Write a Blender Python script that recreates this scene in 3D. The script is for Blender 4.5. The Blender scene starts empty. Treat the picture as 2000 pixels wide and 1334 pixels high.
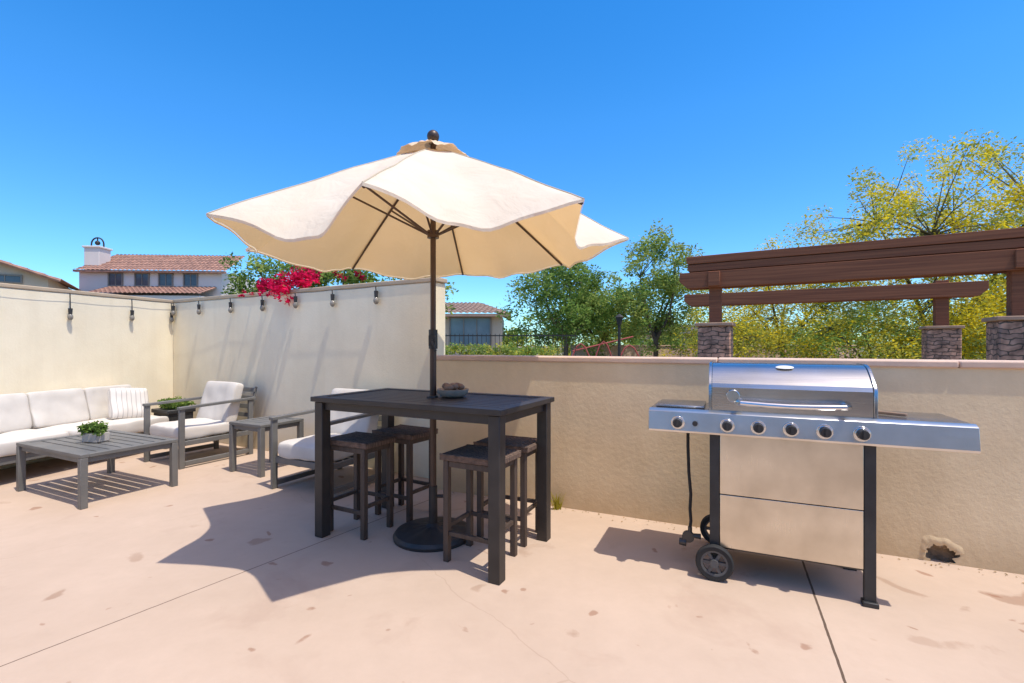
import bpy, bmesh, math, random
from mathutils import Vector, Matrix, noise as mn
R=math.radians
scene=bpy.context.scene
scene.view_settings.view_transform='Standard'
scene.view_settings.look='None'
scene.view_settings.exposure=0
COL=scene.collection

# ------------------------------------------------------------ materials
def nt(name):
    m=bpy.data.materials.new(name); m.use_nodes=True
    n=m.node_tree; b=n.nodes['Principled BSDF']
    return m,n,b
def mat(name,c1,c2=None,scale=6,rough=.7,metal=0,bump=0,bscale=60,dist=.005,stretch=(1,1,1),spec=.5,detail=5,coat=0):
    m,n,b=nt(name); N=n.nodes; L=n.links
    tc=N.new('ShaderNodeTexCoord'); mp=N.new('ShaderNodeMapping'); mp.inputs['Scale'].default_value=stretch
    L.new(tc.outputs['Object'],mp.inputs[0])
    if c2 is None: c2=tuple(x*.82 for x in c1)
    no=N.new('ShaderNodeTexNoise'); no.inputs['Scale'].default_value=scale; no.inputs['Detail'].default_value=detail
    L.new(mp.outputs[0],no.inputs['Vector'])
    cr=N.new('ShaderNodeValToRGB'); cr.color_ramp.elements[0].position=.3; cr.color_ramp.elements[1].position=.7
    cr.color_ramp.elements[0].color=(*c1,1); cr.color_ramp.elements[1].color=(*c2,1)
    L.new(no.outputs['Fac'],cr.inputs[0]); L.new(cr.outputs[0],b.inputs['Base Color'])
    b.inputs['Roughness'].default_value=rough; b.inputs['Metallic'].default_value=metal
    b.inputs['Specular IOR Level'].default_value=spec
    if bump:
        n2=N.new('ShaderNodeTexNoise'); n2.inputs['Scale'].default_value=bscale; n2.inputs['Detail'].default_value=6
        L.new(mp.outputs[0],n2.inputs['Vector'])
        bp=N.new('ShaderNodeBump'); bp.inputs['Strength'].default_value=bump; bp.inputs['Distance'].default_value=dist
        L.new(n2.outputs['Fac'],bp.inputs['Height']); L.new(bp.outputs[0],b.inputs['Normal'])
    return m
def leafmat(name,c,tr=.35):
    m=bpy.data.materials.new(name); m.use_nodes=True; n=m.node_tree; N=n.nodes; L=n.links
    N.clear(); o=N.new('ShaderNodeOutputMaterial'); d=N.new('ShaderNodeBsdfDiffuse'); t=N.new('ShaderNodeBsdfTranslucent'); mx=N.new('ShaderNodeMixShader')
    tc=N.new('ShaderNodeTexCoord'); no=N.new('ShaderNodeTexNoise'); no.inputs['Scale'].default_value=3.5
    L.new(tc.outputs['Object'],no.inputs['Vector'])
    cr=N.new('ShaderNodeValToRGB'); cr.color_ramp.elements[0].position=.3; cr.color_ramp.elements[1].position=.7
    cr.color_ramp.elements[0].color=(c[0]*.6,c[1]*.65,c[2]*.6,1); cr.color_ramp.elements[1].color=(min(1,c[0]*1.3),min(1,c[1]*1.25),c[2]*1.2,1)
    L.new(no.outputs['Fac'],cr.inputs[0])
    L.new(cr.outputs[0],d.inputs[0]); L.new(cr.outputs[0],t.inputs[0]); mx.inputs[0].default_value=tr
    L.new(d.outputs[0],mx.inputs[1]); L.new(t.outputs[0],mx.inputs[2]); L.new(mx.outputs[0],o.inputs[0])
    return m
def stucco(name,c1,c2,bstr=.4,fs=34):
    m,n,b=nt(name); N=n.nodes; L=n.links
    tc=N.new('ShaderNodeTexCoord')
    big=N.new('ShaderNodeTexNoise'); big.inputs['Scale'].default_value=1.6; big.inputs['Detail'].default_value=9; big.inputs['Roughness'].default_value=.7
    L.new(tc.outputs['Object'],big.inputs['Vector'])
    cr=N.new('ShaderNodeValToRGB'); cr.color_ramp.elements[0].position=.34; cr.color_ramp.elements[1].position=.66
    cr.color_ramp.elements[0].color=(*c1,1); cr.color_ramp.elements[1].color=(*c2,1)
    L.new(big.outputs['Fac'],cr.inputs[0])
    mp=N.new('ShaderNodeMapping'); mp.inputs['Scale'].default_value=(5,5,.35); L.new(tc.outputs['Object'],mp.inputs[0])
    rs=N.new('ShaderNodeTexNoise'); rs.inputs['Scale'].default_value=1.5; rs.inputs['Detail'].default_value=5; L.new(mp.outputs[0],rs.inputs['Vector'])
    rr=N.new('ShaderNodeMapRange'); rr.inputs['From Min'].default_value=.5; rr.inputs['From Max'].default_value=.75; rr.inputs['To Max'].default_value=.12; L.new(rs.outputs['Fac'],rr.inputs[0])
    m1=N.new('ShaderNodeMix'); m1.data_type='RGBA'; L.new(rr.outputs[0],m1.inputs[0]); L.new(cr.outputs[0],m1.inputs[6]); m1.inputs[7].default_value=(c2[0]*.6,c2[1]*.56,c2[2]*.5,1)
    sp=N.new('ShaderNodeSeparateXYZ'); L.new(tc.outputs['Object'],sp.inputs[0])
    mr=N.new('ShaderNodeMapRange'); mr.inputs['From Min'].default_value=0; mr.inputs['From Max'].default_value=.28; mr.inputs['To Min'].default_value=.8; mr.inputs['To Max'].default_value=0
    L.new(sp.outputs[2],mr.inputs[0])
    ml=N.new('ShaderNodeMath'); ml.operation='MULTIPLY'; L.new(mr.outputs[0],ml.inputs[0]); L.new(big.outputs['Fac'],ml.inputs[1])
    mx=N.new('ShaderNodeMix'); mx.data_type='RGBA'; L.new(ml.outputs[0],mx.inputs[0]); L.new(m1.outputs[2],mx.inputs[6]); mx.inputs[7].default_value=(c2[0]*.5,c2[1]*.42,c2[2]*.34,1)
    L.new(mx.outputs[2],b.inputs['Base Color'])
    b.inputs['Roughness'].default_value=.92; b.inputs['Specular IOR Level'].default_value=.15
    f=N.new('ShaderNodeTexNoise'); f.inputs['Scale'].default_value=fs; f.inputs['Detail'].default_value=9; f.inputs['Roughness'].default_value=.66
    L.new(tc.outputs['Object'],f.inputs['Vector'])
    bp=N.new('ShaderNodeBump'); bp.inputs['Strength'].default_value=bstr; bp.inputs['Distance'].default_value=.007
    L.new(f.outputs['Fac'],bp.inputs['Height']); L.new(bp.outputs[0],b.inputs['Normal'])
    return m
def brickmat(name,c1,c2,mortar,scale,w=.5,h=.18,bump=.8):
    m,n,b=nt(name); N=n.nodes; L=n.links
    tc=N.new('ShaderNodeTexCoord'); sp=N.new('ShaderNodeSeparateXYZ'); L.new(tc.outputs['Object'],sp.inputs[0])
    ad=N.new('ShaderNodeMath'); L.new(sp.outputs[0],ad.inputs[0]); L.new(sp.outputs[1],ad.inputs[1])
    cb=N.new('ShaderNodeCombineXYZ'); L.new(ad.outputs[0],cb.inputs[0]); L.new(sp.outputs[2],cb.inputs[1])
    br=N.new('ShaderNodeTexBrick'); br.inputs['Scale'].default_value=scale; br.inputs['Brick Width'].default_value=w; br.inputs['Row Height'].default_value=h
    br.inputs['Color1'].default_value=(*c1,1); br.inputs['Color2'].default_value=(*c2,1); br.inputs['Mortar'].default_value=(*mortar,1); br.inputs['Mortar Size'].default_value=.014
    wn=N.new('ShaderNodeTexNoise'); wn.inputs['Scale'].default_value=6; L.new(tc.outputs['Object'],wn.inputs['Vector'])
    vs=N.new('ShaderNodeVectorMath'); vs.operation='SCALE'; vs.inputs['Scale'].default_value=.13; L.new(wn.outputs['Color'],vs.inputs[0])
    va=N.new('ShaderNodeVectorMath'); L.new(cb.outputs[0],va.inputs[0]); L.new(vs.outputs[0],va.inputs[1])
    L.new(va.outputs[0],br.inputs[0])
    no=N.new('ShaderNodeTexNoise'); no.inputs['Scale'].default_value=8; L.new(tc.outputs['Object'],no.inputs['Vector'])
    hs=N.new('ShaderNodeHueSaturation'); mr=N.new('ShaderNodeMapRange'); mr.inputs['From Min'].default_value=.25; mr.inputs['From Max'].default_value=.75; mr.inputs['To Min'].default_value=.35; mr.inputs['To Max'].default_value=1.7
    L.new(no.outputs['Fac'],mr.inputs[0]); L.new(mr.outputs[0],hs.inputs['Value']); L.new(br.outputs['Color'],hs.inputs['Color'])
    L.new(hs.outputs[0],b.inputs['Base Color']); b.inputs['Roughness'].default_value=.9
    bp=N.new('ShaderNodeBump'); bp.inputs['Strength'].default_value=bump; bp.inputs['Distance'].default_value=.02; bp.invert=True
    L.new(br.outputs['Fac'],bp.inputs['Height']); L.new(bp.outputs[0],b.inputs['Normal'])
    return m

M={}
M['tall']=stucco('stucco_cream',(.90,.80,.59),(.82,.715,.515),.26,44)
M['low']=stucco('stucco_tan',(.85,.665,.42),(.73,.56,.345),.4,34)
M['cap']=mat('wall_cap',(.70,.49,.37),(.60,.42,.31),scale=5,rough=.85,bump=.2)
M['captan']=mat('wall_cap_tan',(.52,.40,.27),(.44,.34,.23),scale=5,rough=.85,bump=.2)
M['black']=mat('dark_table_metal',(.022,.018,.016),(.036,.03,.027),scale=9,rough=.5,bump=.08,bscale=120)
M['brown']=mat('dark_brown_wood',(.055,.036,.027),(.09,.062,.045),scale=12,rough=.6,stretch=(3,3,.4),bump=.25)
M['bronze']=mat('bronze_pole',(.06,.036,.024),(.09,.052,.036),scale=8,rough=.42,metal=.2)
M['grey']=mat('grey_aluminium',(.125,.122,.115),(.165,.16,.148),scale=6,rough=.5,bump=.1,bscale=80)
M['cush']=mat('cushion_fabric',(.66,.615,.55),(.57,.525,.465),scale=4,rough=.95,bump=.35,bscale=180,dist=.003,spec=.1)
M['plastic']=mat('black_plastic',(.02,.02,.02),(.035,.035,.035),scale=10,rough=.5)
M['darkst']=mat('dark_steel',(.06,.06,.06),(.09,.085,.08),scale=10,rough=.4,metal=.6)
M['chrome']=mat('chrome',(.75,.75,.75),(.65,.65,.65),scale=10,rough=.15,metal=1)
M['white']=mat('white_ceramic',(.75,.73,.7),(.66,.64,.6),scale=8,rough=.5)
M['potgrey']=mat('grey_pot',(.50,.46,.41),(.36,.33,.29),scale=8,rough=.5)
M['wood']=mat('brown_bowl',(.30,.19,.12),(.18,.11,.07),scale=14,rough=.7,bump=.5,bscale=30)
M['dish']=mat('beige_dish',(.42,.35,.28),(.32,.26,.2),scale=14,rough=.7)
M['redwood']=mat('stained_pergola_timber',(.30,.115,.058),(.175,.066,.038),scale=2.2,rough=.85,stretch=(.35,7,14),bump=.25,bscale=6,dist=.004,spec=.15)
M['stone']=brickmat('ledger_stone',(.50,.26,.17),(.28,.165,.12),(.10,.07,.05),1.7,.42,.13)
M['stonecap']=mat('stone_cap',(.44,.27,.18),(.34,.21,.14),rough=.9,bump=.3)
M['housewhite']=mat('house_stucco_white',(.72,.63,.56),(.64,.56,.5),scale=.4,rough=.95,bump=.3,bscale=10)
M['housetan']=mat('house_stucco_tan',(.62,.47,.33),(.54,.41,.29),scale=.4,rough=.95,bump=.3,bscale=10)
M['tile']=mat('terracotta_tile',(.42,.225,.155),(.22,.12,.09),scale=2.2,rough=.9,bump=.4,bscale=14)
M['tilebrown']=mat('brown_tile',(.38,.25,.18),(.26,.17,.13),scale=2.2,rough=.9,bump=.4,bscale=14)
M['glass']=mat('window_glass',(.05,.06,.075),(.09,.11,.13),scale=1.5,rough=.12)
M['glassblue']=mat('window_glass_pale',(.10,.16,.19),(.2,.26,.28),scale=.8,rough=.15)
M['frame']=mat('window_frame',(.25,.21,.17),rough=.7)
M['iron']=mat('wrought_iron',(.025,.022,.02),rough=.6)
M['darkroof']=mat('dark_roof',(.09,.07,.06),rough=.9)
M['red']=mat('red_painted_steel',(.42,.07,.06),(.32,.07,.06),rough=.5)
M['bark']=mat('bark',(.15,.11,.075),(.09,.065,.045),scale=14,rough=.95,bump=.8,bscale=20,dist=.02)
M['greenbark']=mat('green_bark',(.14,.11,.05),(.07,.055,.03),scale=14,rough=.9,bump=.5,bscale=20,dist=.02)
M['weather']=mat('seat_weave',(.20,.125,.085),(.07,.047,.034),scale=30,rough=.85,bump=.9,bscale=70,dist=.006,stretch=(1,3,1))
M['rubber']=mat('rubber',(.022,.022,.022),rough=.8)
M['hub']=mat('grey_hub',(.10,.10,.10),rough=.5)
M['bulb']=mat('bulb_glass',(.30,.27,.22),(.2,.18,.15),rough=.1)
M['soil']=mat('soil',(.06,.04,.025),rough=1,bump=.8)
M['dark_cavity']=mat('broken_stucco',(.30,.21,.13),(.14,.10,.065),scale=25,rough=1,bump=1,bscale=40)

def steel(name,col=(.54,.54,.535),rough=.23,stretch=(1,1,60)):
    m,n,b=nt(name); N=n.nodes; L=n.links
    tc=N.new('ShaderNodeTexCoord'); mp=N.new('ShaderNodeMapping'); mp.inputs['Scale'].default_value=stretch
    L.new(tc.outputs['Object'],mp.inputs[0]); no=N.new('ShaderNodeTexNoise'); no.inputs['Scale'].default_value=5; no.inputs['Detail'].default_value=5
    L.new(mp.outputs[0],no.inputs['Vector'])
    n3=N.new('ShaderNodeTexNoise'); n3.inputs['Scale'].default_value=4.2; n3.inputs['Detail'].default_value=7; L.new(tc.outputs['Object'],n3.inputs['Vector'])
    ad=N.new('ShaderNodeMath'); L.new(no.outputs['Fac'],ad.inputs[0]); L.new(n3.outputs['Fac'],ad.inputs[1])
    mr=N.new('ShaderNodeMapRange'); mr.inputs['From Max'].default_value=2; mr.inputs['To Min'].default_value=rough-.14; mr.inputs['To Max'].default_value=rough+.16
    L.new(ad.outputs[0],mr.inputs[0]); L.new(mr.outputs[0],b.inputs['Roughness'])
    cr=N.new('ShaderNodeValToRGB'); cr.color_ramp.elements[0].position=.35; cr.color_ramp.elements[1].position=.65
    cr.color_ramp.elements[0].color=(*col,1); cr.color_ramp.elements[1].color=(col[0]*.80,col[1]*.78,col[2]*.75,1)
    L.new(n3.outputs['Fac'],cr.inputs[0]); L.new(cr.outputs[0],b.inputs['Base Color'])
    b.inputs['Metallic'].default_value=1
    bp=N.new('ShaderNodeBump'); bp.inputs['Strength'].default_value=.04; bp.inputs['Distance'].default_value=.002
    L.new(no.outputs['Fac'],bp.inputs['Height']); L.new(bp.outputs[0],b.inputs['Normal'])
    return m
M['steel']=steel('brushed_steel'); M['steeld']=steel('brushed_steel_door',(.74,.68,.57),.30,(40,1,1)); M['steelp']=steel('panel_steel',(.74,.73,.71),.32)

def fabric(name,c,ct,fac):
    m=bpy.data.materials.new(name); m.use_nodes=True; n=m.node_tree; N=n.nodes; L=n.links; N.clear()
    o=N.new('ShaderNodeOutputMaterial'); d=N.new('ShaderNodeBsdfDiffuse'); t=N.new('ShaderNodeBsdfTranslucent'); mx=N.new('ShaderNodeMixShader')
    tc=N.new('ShaderNodeTexCoord'); no=N.new('ShaderNodeTexNoise'); no.inputs['Scale'].default_value=3; no.inputs['Detail'].default_value=6
    L.new(tc.outputs['Object'],no.inputs['Vector'])
    cr=N.new('ShaderNodeValToRGB'); cr.color_ramp.elements[0].position=.3; cr.color_ramp.elements[1].position=.75
    cr.color_ramp.elements[0].color=(*c,1); cr.color_ramp.elements[1].color=(c[0]*.93,c[1]*.9,c[2]*.85,1)
    L.new(no.outputs['Fac'],cr.inputs[0]); L.new(cr.outputs[0],d.inputs[0]); t.inputs[0].default_value=(*ct,1); mx.inputs[0].default_value=fac
    f=N.new('ShaderNodeTexNoise'); f.inputs['Scale'].default_value=6; f.inputs['Detail'].default_value=5; f.inputs['Distortion'].default_value=.6; L.new(tc.outputs['Object'],f.inputs['Vector'])
    bp=N.new('ShaderNodeBump'); bp.inputs['Strength'].default_value=.5; bp.inputs['Distance'].default_value=.035
    L.new(f.outputs['Fac'],bp.inputs['Height']); L.new(bp.outputs[0],d.inputs['Normal'])
    L.new(d.outputs[0],mx.inputs[1]); L.new(t.outputs[0],mx.inputs[2]); L.new(mx.outputs[0],o.inputs[0]); return m
M['canopy']=fabric('canopy_canvas',(.86,.795,.665),(.97,.56,.19),.30)
M['seam']=fabric('canopy_seam',(.66,.57,.43),(.8,.5,.2),.15)
M['vent']=fabric('vent_canvas',(.80,.64,.45),(.8,.5,.25),.25)

def stripes():
    m,n,b=nt('striped_fabric'); N=n.nodes; L=n.links
    tc=N.new('ShaderNodeTexCoord'); wv=N.new('ShaderNodeTexWave'); wv.inputs['Scale'].default_value=6.5; wv.bands_direction='X'
    L.new(tc.outputs['Object'],wv.inputs['Vector'])
    cr=N.new('ShaderNodeValToRGB'); cr.color_ramp.elements[0].position=.04; cr.color_ramp.elements[1].position=.10
    cr.color_ramp.elements[0].color=(.48,.44,.40,1); cr.color_ramp.elements[1].color=(.74,.69,.62,1)
    L.new(wv.outputs['Fac'],cr.inputs[0]); L.new(cr.outputs[0],b.inputs['Base Color']); b.inputs['Roughness'].default_value=.95; return m
M['stripe']=stripes()

def concrete():
    m,n,b=nt('pink_concrete'); N=n.nodes; L=n.links
    tc=N.new('ShaderNodeTexCoord'); P=tc.outputs['Object']
    def noise(s,d=6,r=.6,vec=None,dis=0):
        x=N.new('ShaderNodeTexNoise'); x.inputs['Scale'].default_value=s; x.inputs['Detail'].default_value=d; x.inputs['Roughness'].default_value=r; x.inputs['Distortion'].default_value=dis
        L.new(vec or P,x.inputs['Vector']); return x.outputs['Fac']
    def ramp(src,p0,p1,c0,c1):
        r=N.new('ShaderNodeValToRGB'); r.color_ramp.elements[0].position=p0; r.color_ramp.elements[1].position=p1
        r.color_ramp.elements[0].color=(*c0,1); r.color_ramp.elements[1].color=(*c1,1); L.new(src,r.inputs[0]); return r.outputs[0]
    def mix(f,a,c,mode='MIX'):
        x=N.new('ShaderNodeMix'); x.data_type='RGBA'; x.blend_type=mode
        if isinstance(f,float): x.inputs[0].default_value=f
        else: L.new(f,x.inputs[0])
        L.new(a,x.inputs[6])
        if isinstance(c,tuple): x.inputs[7].default_value=(*c,1)
        else: L.new(c,x.inputs[7])
        return x.outputs[2]
    def mth(op,a,bb=None):
        x=N.new('ShaderNodeMath'); x.operation=op
        for i,v in enumerate((a,bb)):
            if v is None: continue
            if isinstance(v,(int,float)): x.inputs[i].default_value=v
            else: L.new(v,x.inputs[i])
        return x.outputs[0]
    base=ramp(noise(.8,9,.7),.32,.68,(.585,.445,.34),(.485,.362,.27))
    base=mix(mth('MULTIPLY',noise(7,7,.75),.45),base,(.41,.31,.23))
    cl=ramp(noise(.35,2,.5),.42,.58,(.25,.25,.25),(1,1,1))
    ed=mth('MULTIPLY',mth('SUBTRACT',noise(16,4,.7),.5),.10)
    s1=mth('ADD',noise(2.7,2,.4,dis=.7),ed)
    st=ramp(s1,.672,.71,(0,0,0),(1,1,1))
    st=mth('MULTIPLY',mth('MULTIPLY',st,.55),cl)
    base=mix(st,base,(.26,.14,.08))
    s2=mth('ADD',noise(6.2,2,.4,dis=.4),ed)
    st2=ramp(s2,.71,.74,(0,0,0),(1,1,1))
    base=mix(mth('MULTIPLY',st2,.6),base,(.26,.12,.065))
    st3=ramp(noise(1.4,5,.6,dis=.5),.56,.66,(0,0,0),(1,1,1))
    base=mix(mth('MULTIPLY',st3,.2),base,(.32,.20,.14))
    sp=N.new('ShaderNodeSeparateXYZ'); L.new(P,sp.inputs[0]); X,Y=sp.outputs[0],sp.outputs[1]
    wob=mth('MULTIPLY',mth('SUBTRACT',noise(14,3,.5),.5),.006)
    tot=None
    for (x0,y0,dx,dy,wd) in ((1.719,2.805,.439,.973,.0055),(-2.06,1.916,.832,1.257,.0032)):
        l=math.hypot(dx,dy); nx,ny=dy/l,-dx/l; c=nx*x0+ny*y0
        s=mth('ABSOLUTE',mth('ADD',mth('SUBTRACT',mth('ADD',mth('MULTIPLY',X,nx),mth('MULTIPLY',Y,ny)),c),wob))
        k=mth('LESS_THAN',s,wd); tot=k if tot is None else mth('MAXIMUM',tot,k)
    nv=N.new('ShaderNodeTexNoise'); nv.inputs['Scale'].default_value=1.2; nv.inputs['Detail'].default_value=4; L.new(P,nv.inputs['Vector'])
    va=N.new('ShaderNodeVectorMath'); va.operation='SCALE'; L.new(nv.outputs['Color'],va.inputs[0]); va.inputs['Scale'].default_value=.5
    vb=N.new('ShaderNodeVectorMath'); vb.operation='ADD'; L.new(P,vb.inputs[0]); L.new(va.outputs[0],vb.inputs[1])
    vo=N.new('ShaderNodeTexVoronoi'); vo.feature='DISTANCE_TO_EDGE'; vo.inputs['Scale'].default_value=.33; L.new(vb.outputs[0],vo.inputs['Vector'])
    ck=mth('LESS_THAN',vo.outputs['Distance'],.0012)
    base=mix(mth('MULTIPLY',mth('MULTIPLY',ck,cl),.35),base,(.28,.18,.12))
    base=mix(tot,base,(.12,.08,.055))
    L.new(base,b.inputs['Base Color'])
    b.inputs['Roughness'].default_value=.8; b.inputs['Specular IOR Level'].default_value=.25
    hgt=mth('SUBTRACT',mth('MULTIPLY',noise(45,8,.7),.35),mth('MULTIPLY',tot,1.5))
    bp=N.new('ShaderNodeBump'); bp.inputs['Strength'].default_value=.35; bp.inputs['Distance'].default_value=.004
    L.new(hgt,bp.inputs['Height']); L.new(bp.outputs[0],b.inputs['Normal'])
    return m
M['conc']=concrete()
M['earth']=mat('dry_earth',(.3,.24,.16),(.2,.18,.1),scale=.3,rough=1,bump=.4,bscale=4,dist=.05)

# ------------------------------------------------------------ builders
class MB:
    def __init__(s): s.bm=bmesh.new()
    def box(s,c,d,rot=None,mi=0,taper=None):
        r=bmesh.ops.create_cube(s.bm,size=1)
        mt=Matrix.Translation(c)@((rot.to_4x4()) if rot else Matrix())@Matrix.Diagonal((*d,1))
        bmesh.ops.transform(s.bm,matrix=mt,verts=r['verts'])
        fs={f for v in r['verts'] for f in v.link_faces}
        for f in fs: f.material_index=mi
        return s
    def cyl(s,c,r1,r2,h,axis='Z',seg=24,mi=0):
        r=bmesh.ops.create_cone(s.bm,cap_ends=True,segments=seg,radius1=r1,radius2=r2,depth=h)
        rot={'Z':Matrix(),'X':Matrix.Rotation(R(90),4,'Y'),'Y':Matrix.Rotation(R(90),4,'X')}[axis]
        bmesh.ops.transform(s.bm,matrix=Matrix.Translation(c)@rot,verts=r['verts'])
        for f in {f for v in r['verts'] for f in v.link_faces}: f.material_index=mi
        return s
    def sph(s,c,rad,scale=(1,1,1),mi=0,seg=16):
        r=bmesh.ops.create_uvsphere(s.bm,u_segments=seg,v_segments=max(6,seg//2),radius=rad)
        bmesh.ops.transform(s.bm,matrix=Matrix.Translation(c)@Matrix.Diagonal((*scale,1)),verts=r['verts'])
        for f in {f for v in r['verts'] for f in v.link_faces}: f.material_index=mi
        return s
    def tube(s,pts,rad,seg=8,mi=0):
        pts=[Vector(p) for p in pts]; n=len(pts)
        if not isinstance(rad,(list,tuple)): rad=[rad]*n
        rings=[]; up=None
        for i,p in enumerate(pts):
            t=(pts[min(i+1,n-1)]-pts[max(i-1,0)]).normalized()
            if up is None:
                a=Vector((0,0,1)) if abs(t.z)<.9 else Vector((1,0,0)); up=t.cross(a).normalized()
            up=(up-t*up.dot(t)).normalized(); w=t.cross(up)
            rings.append([s.bm.verts.new(p+rad[i]*(math.cos(2*math.pi*k/seg)*up+math.sin(2*math.pi*k/seg)*w)) for k in range(seg)])
        for a,b in zip(rings,rings[1:]):
            for k in range(seg):
                f=s.bm.faces.new((a[k],a[(k+1)%seg],b[(k+1)%seg],b[k])); f.material_index=mi
        f=s.bm.faces.new(rings[0][::-1]); f.material_index=mi; f=s.bm.faces.new(rings[-1]); f.material_index=mi
        return s
    def prism(s,poly,z0,z1,mi=0):
        a=[s.bm.verts.new((x,y,z0)) for x,y in poly]; b=[s.bm.verts.new((x,y,z1)) for x,y in poly]; n=len(poly)
        fs=[s.bm.faces.new(a[::-1]),s.bm.faces.new(b)]
        for i in range(n): fs.append(s.bm.faces.new((a[i],a[(i+1)%n],b[(i+1)%n],b[i])))
        for f in fs: f.material_index=mi
        return s
    def extr(s,prof,x0,x1,mi=0):
        a=[s.bm.verts.new((x0,y,z)) for y,z in prof]; b=[s.bm.verts.new((x1,y,z)) for y,z in prof]; n=len(prof)
        fs=[s.bm.faces.new(a),s.bm.faces.new(b[::-1])]
        for i in range(n): fs.append(s.bm.faces.new((a[i],b[i],b[(i+1)%n],a[(i+1)%n])))
        for f in fs: f.material_index=mi
        return s
    def done(s,name,mats,parent=None,loc=(0,0,0),rz=0,bevel=0,smooth=True,ang=35,label=None,sub=0):
        bmesh.ops.recalc_face_normals(s.bm,faces=s.bm.faces)
        me=bpy.data.meshes.new(name); s.bm.to_mesh(me); s.bm.free()
        return finish(me,name,mats,parent,loc,rz,bevel,smooth,ang,label,sub)
def finish(me,name,mats,parent=None,loc=(0,0,0),rz=0,bevel=0,smooth=True,ang=35,label=None,sub=0):
    if not isinstance(mats,(list,tuple)): mats=[mats]
    for x in mats: me.materials.append(M[x] if isinstance(x,str) else x)
    o=bpy.data.objects.new(name,me); COL.objects.link(o)
    o.location=loc; o.rotation_euler=(0,0,rz)
    if parent: o.parent=parent
    if smooth:
        me.shade_smooth(); me.set_sharp_from_angle(angle=R(ang))
    if bevel:
        b=o.modifiers.new('bevel','BEVEL'); b.width=bevel; b.segments=2; b.limit_method='ANGLE'; b.angle_limit=R(40)
    if sub:
        b=o.modifiers.new('sub','SUBSURF'); b.levels=sub; b.render_levels=sub
    if label: o['label']=label
    return o
def tag(o,label,cat,group=None):
    o['label']=label; o['category']=cat
    if group: o['group']=group
    return o
def thing(name,label,cat,loc,rz=0,group=None):
    e=bpy.data.objects.new(name,None); COL.objects.link(e); e.empty_display_size=.1
    e.location=loc; e.rotation_euler=(0,0,rz); return tag(e,label,cat,group)
def copy_thing(e,loc,rz,label=None):
    n=e.copy(); COL.objects.link(n); n.location=loc; n.rotation_euler=(0,0,rz)
    if label: n['label']=label
    for c in list(e.children):
        k=c.copy(); COL.objects.link(k); k.parent=n
        for g in list(c.children):
            q=g.copy(); COL.objects.link(q); q.parent=k
    return n
def cushion_mesh(b,c,size,rot=None,puff=.35,seed=0,cuts=11):
    bm=bmesh.new(); bmesh.ops.create_cube(bm,size=2)
    bmesh.ops.subdivide_edges(bm,edges=bm.edges,cuts=cuts,use_grid_fill=True)
    ax=min(range(3),key=lambda i:size[i])
    for v in bm.verts:
        p=v.co.copy(); o=[i for i in range(3) if i!=ax]
        e=max(abs(p[o[0]]),abs(p[o[1]])); corner=abs(p[o[0]])*abs(p[o[1]])
        th=1-puff*(e**6)-.10*corner**6
        q=Vector(p); q[ax]*=th
        for i in o: q[i]*=1-.02*abs(p[o[1] if i==o[0] else o[0]])**8-.03*(abs(p[ax]))**3
        w=Vector([q[i]*size[i]/2 for i in range(3)])
        nn=mn.noise(w*5+Vector((seed*7.3,seed,3)))*.020+mn.noise(Vector((w.x*18,w.y*9,w.z*9))+Vector((seed,3,seed)))*.012
        w[ax]+=nn*(1 if p[ax]>0 else -1)
        if rot: w=rot@w
        v.co=w+Vector(c)
    me=bpy.data.meshes.new('t'); bm.to_mesh(me); bm.free()
    b.bm.from_mesh(me); bpy.data.meshes.remove(me); return b

# ------------------------------------------------------------ world & light
w=bpy.data.worlds.new('World'); scene.world=w; w.use_nodes=True
N=w.node_tree.nodes; L=w.node_tree.links; bg=N['Background']
sky=N.new('ShaderNodeTexSky'); sky.sky_type='NISHITA'; sky.sun_disc=False
sd=Vector((.31,-.245,1))
sky.sun_elevation=math.atan2(1,math.hypot(sd.x,sd.y)); sky.sun_rotation=math.atan2(sd.x,sd.y)
sky.air_density=1.0; sky.dust_density=.2; sky.ozone_density=3.0
hs=N.new('ShaderNodeHueSaturation'); hs.inputs['Hue'].default_value=.503; hs.inputs['Saturation'].default_value=1.38; hs.inputs['Value'].default_value=2.15
L.new(sky.outputs[0],hs.inputs['Color'])
tc=N.new('ShaderNodeTexCoord')
# clear dry air: deepen the blue close to the horizon
sz=N.new('ShaderNodeSeparateXYZ'); L.new(tc.outputs['Generated'],sz.inputs[0])
hr=N.new('ShaderNodeValToRGB'); hr.color_ramp.elements[0].position=0; hr.color_ramp.elements[1].position=.42
hr.color_ramp.elements[0].color=(.42,.70,.92,1); hr.color_ramp.elements[1].color=(1,1,1,1)
L.new(sz.outputs[2],hr.inputs[0])
hm=N.new('ShaderNodeMix'); hm.data_type='RGBA'; hm.blend_type='MULTIPLY'; hm.inputs[0].default_value=1; L.new(hs.outputs[0],hm.inputs[6]); L.new(hr.outputs[0],hm.inputs[7])
dt=N.new('ShaderNodeVectorMath'); dt.operation='DOT_PRODUCT'
L.new(tc.outputs['Generated'],dt.inputs[0]); dt.inputs[1].default_value=sd.normalized()
mx_=N.new('ShaderNodeMath'); mx_.operation='MAXIMUM'; L.new(dt.outputs['Value'],mx_.inputs[0]); mx_.inputs[1].default_value=0
pw=N.new('ShaderNodeMath'); pw.operation='POWER'; L.new(mx_.outputs[0],pw.inputs[0]); pw.inputs[1].default_value=10
au=N.new('ShaderNodeMix'); au.data_type='RGBA'; au.blend_type='ADD'; L.new(pw.outputs[0],au.inputs[0]); L.new(hm.outputs[2],au.inputs[6]); au.inputs[7].default_value=(16,10.5,4.5,1)
L.new(au.outputs[2],bg.inputs[0]); bg.inputs[1].default_value=.12
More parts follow.
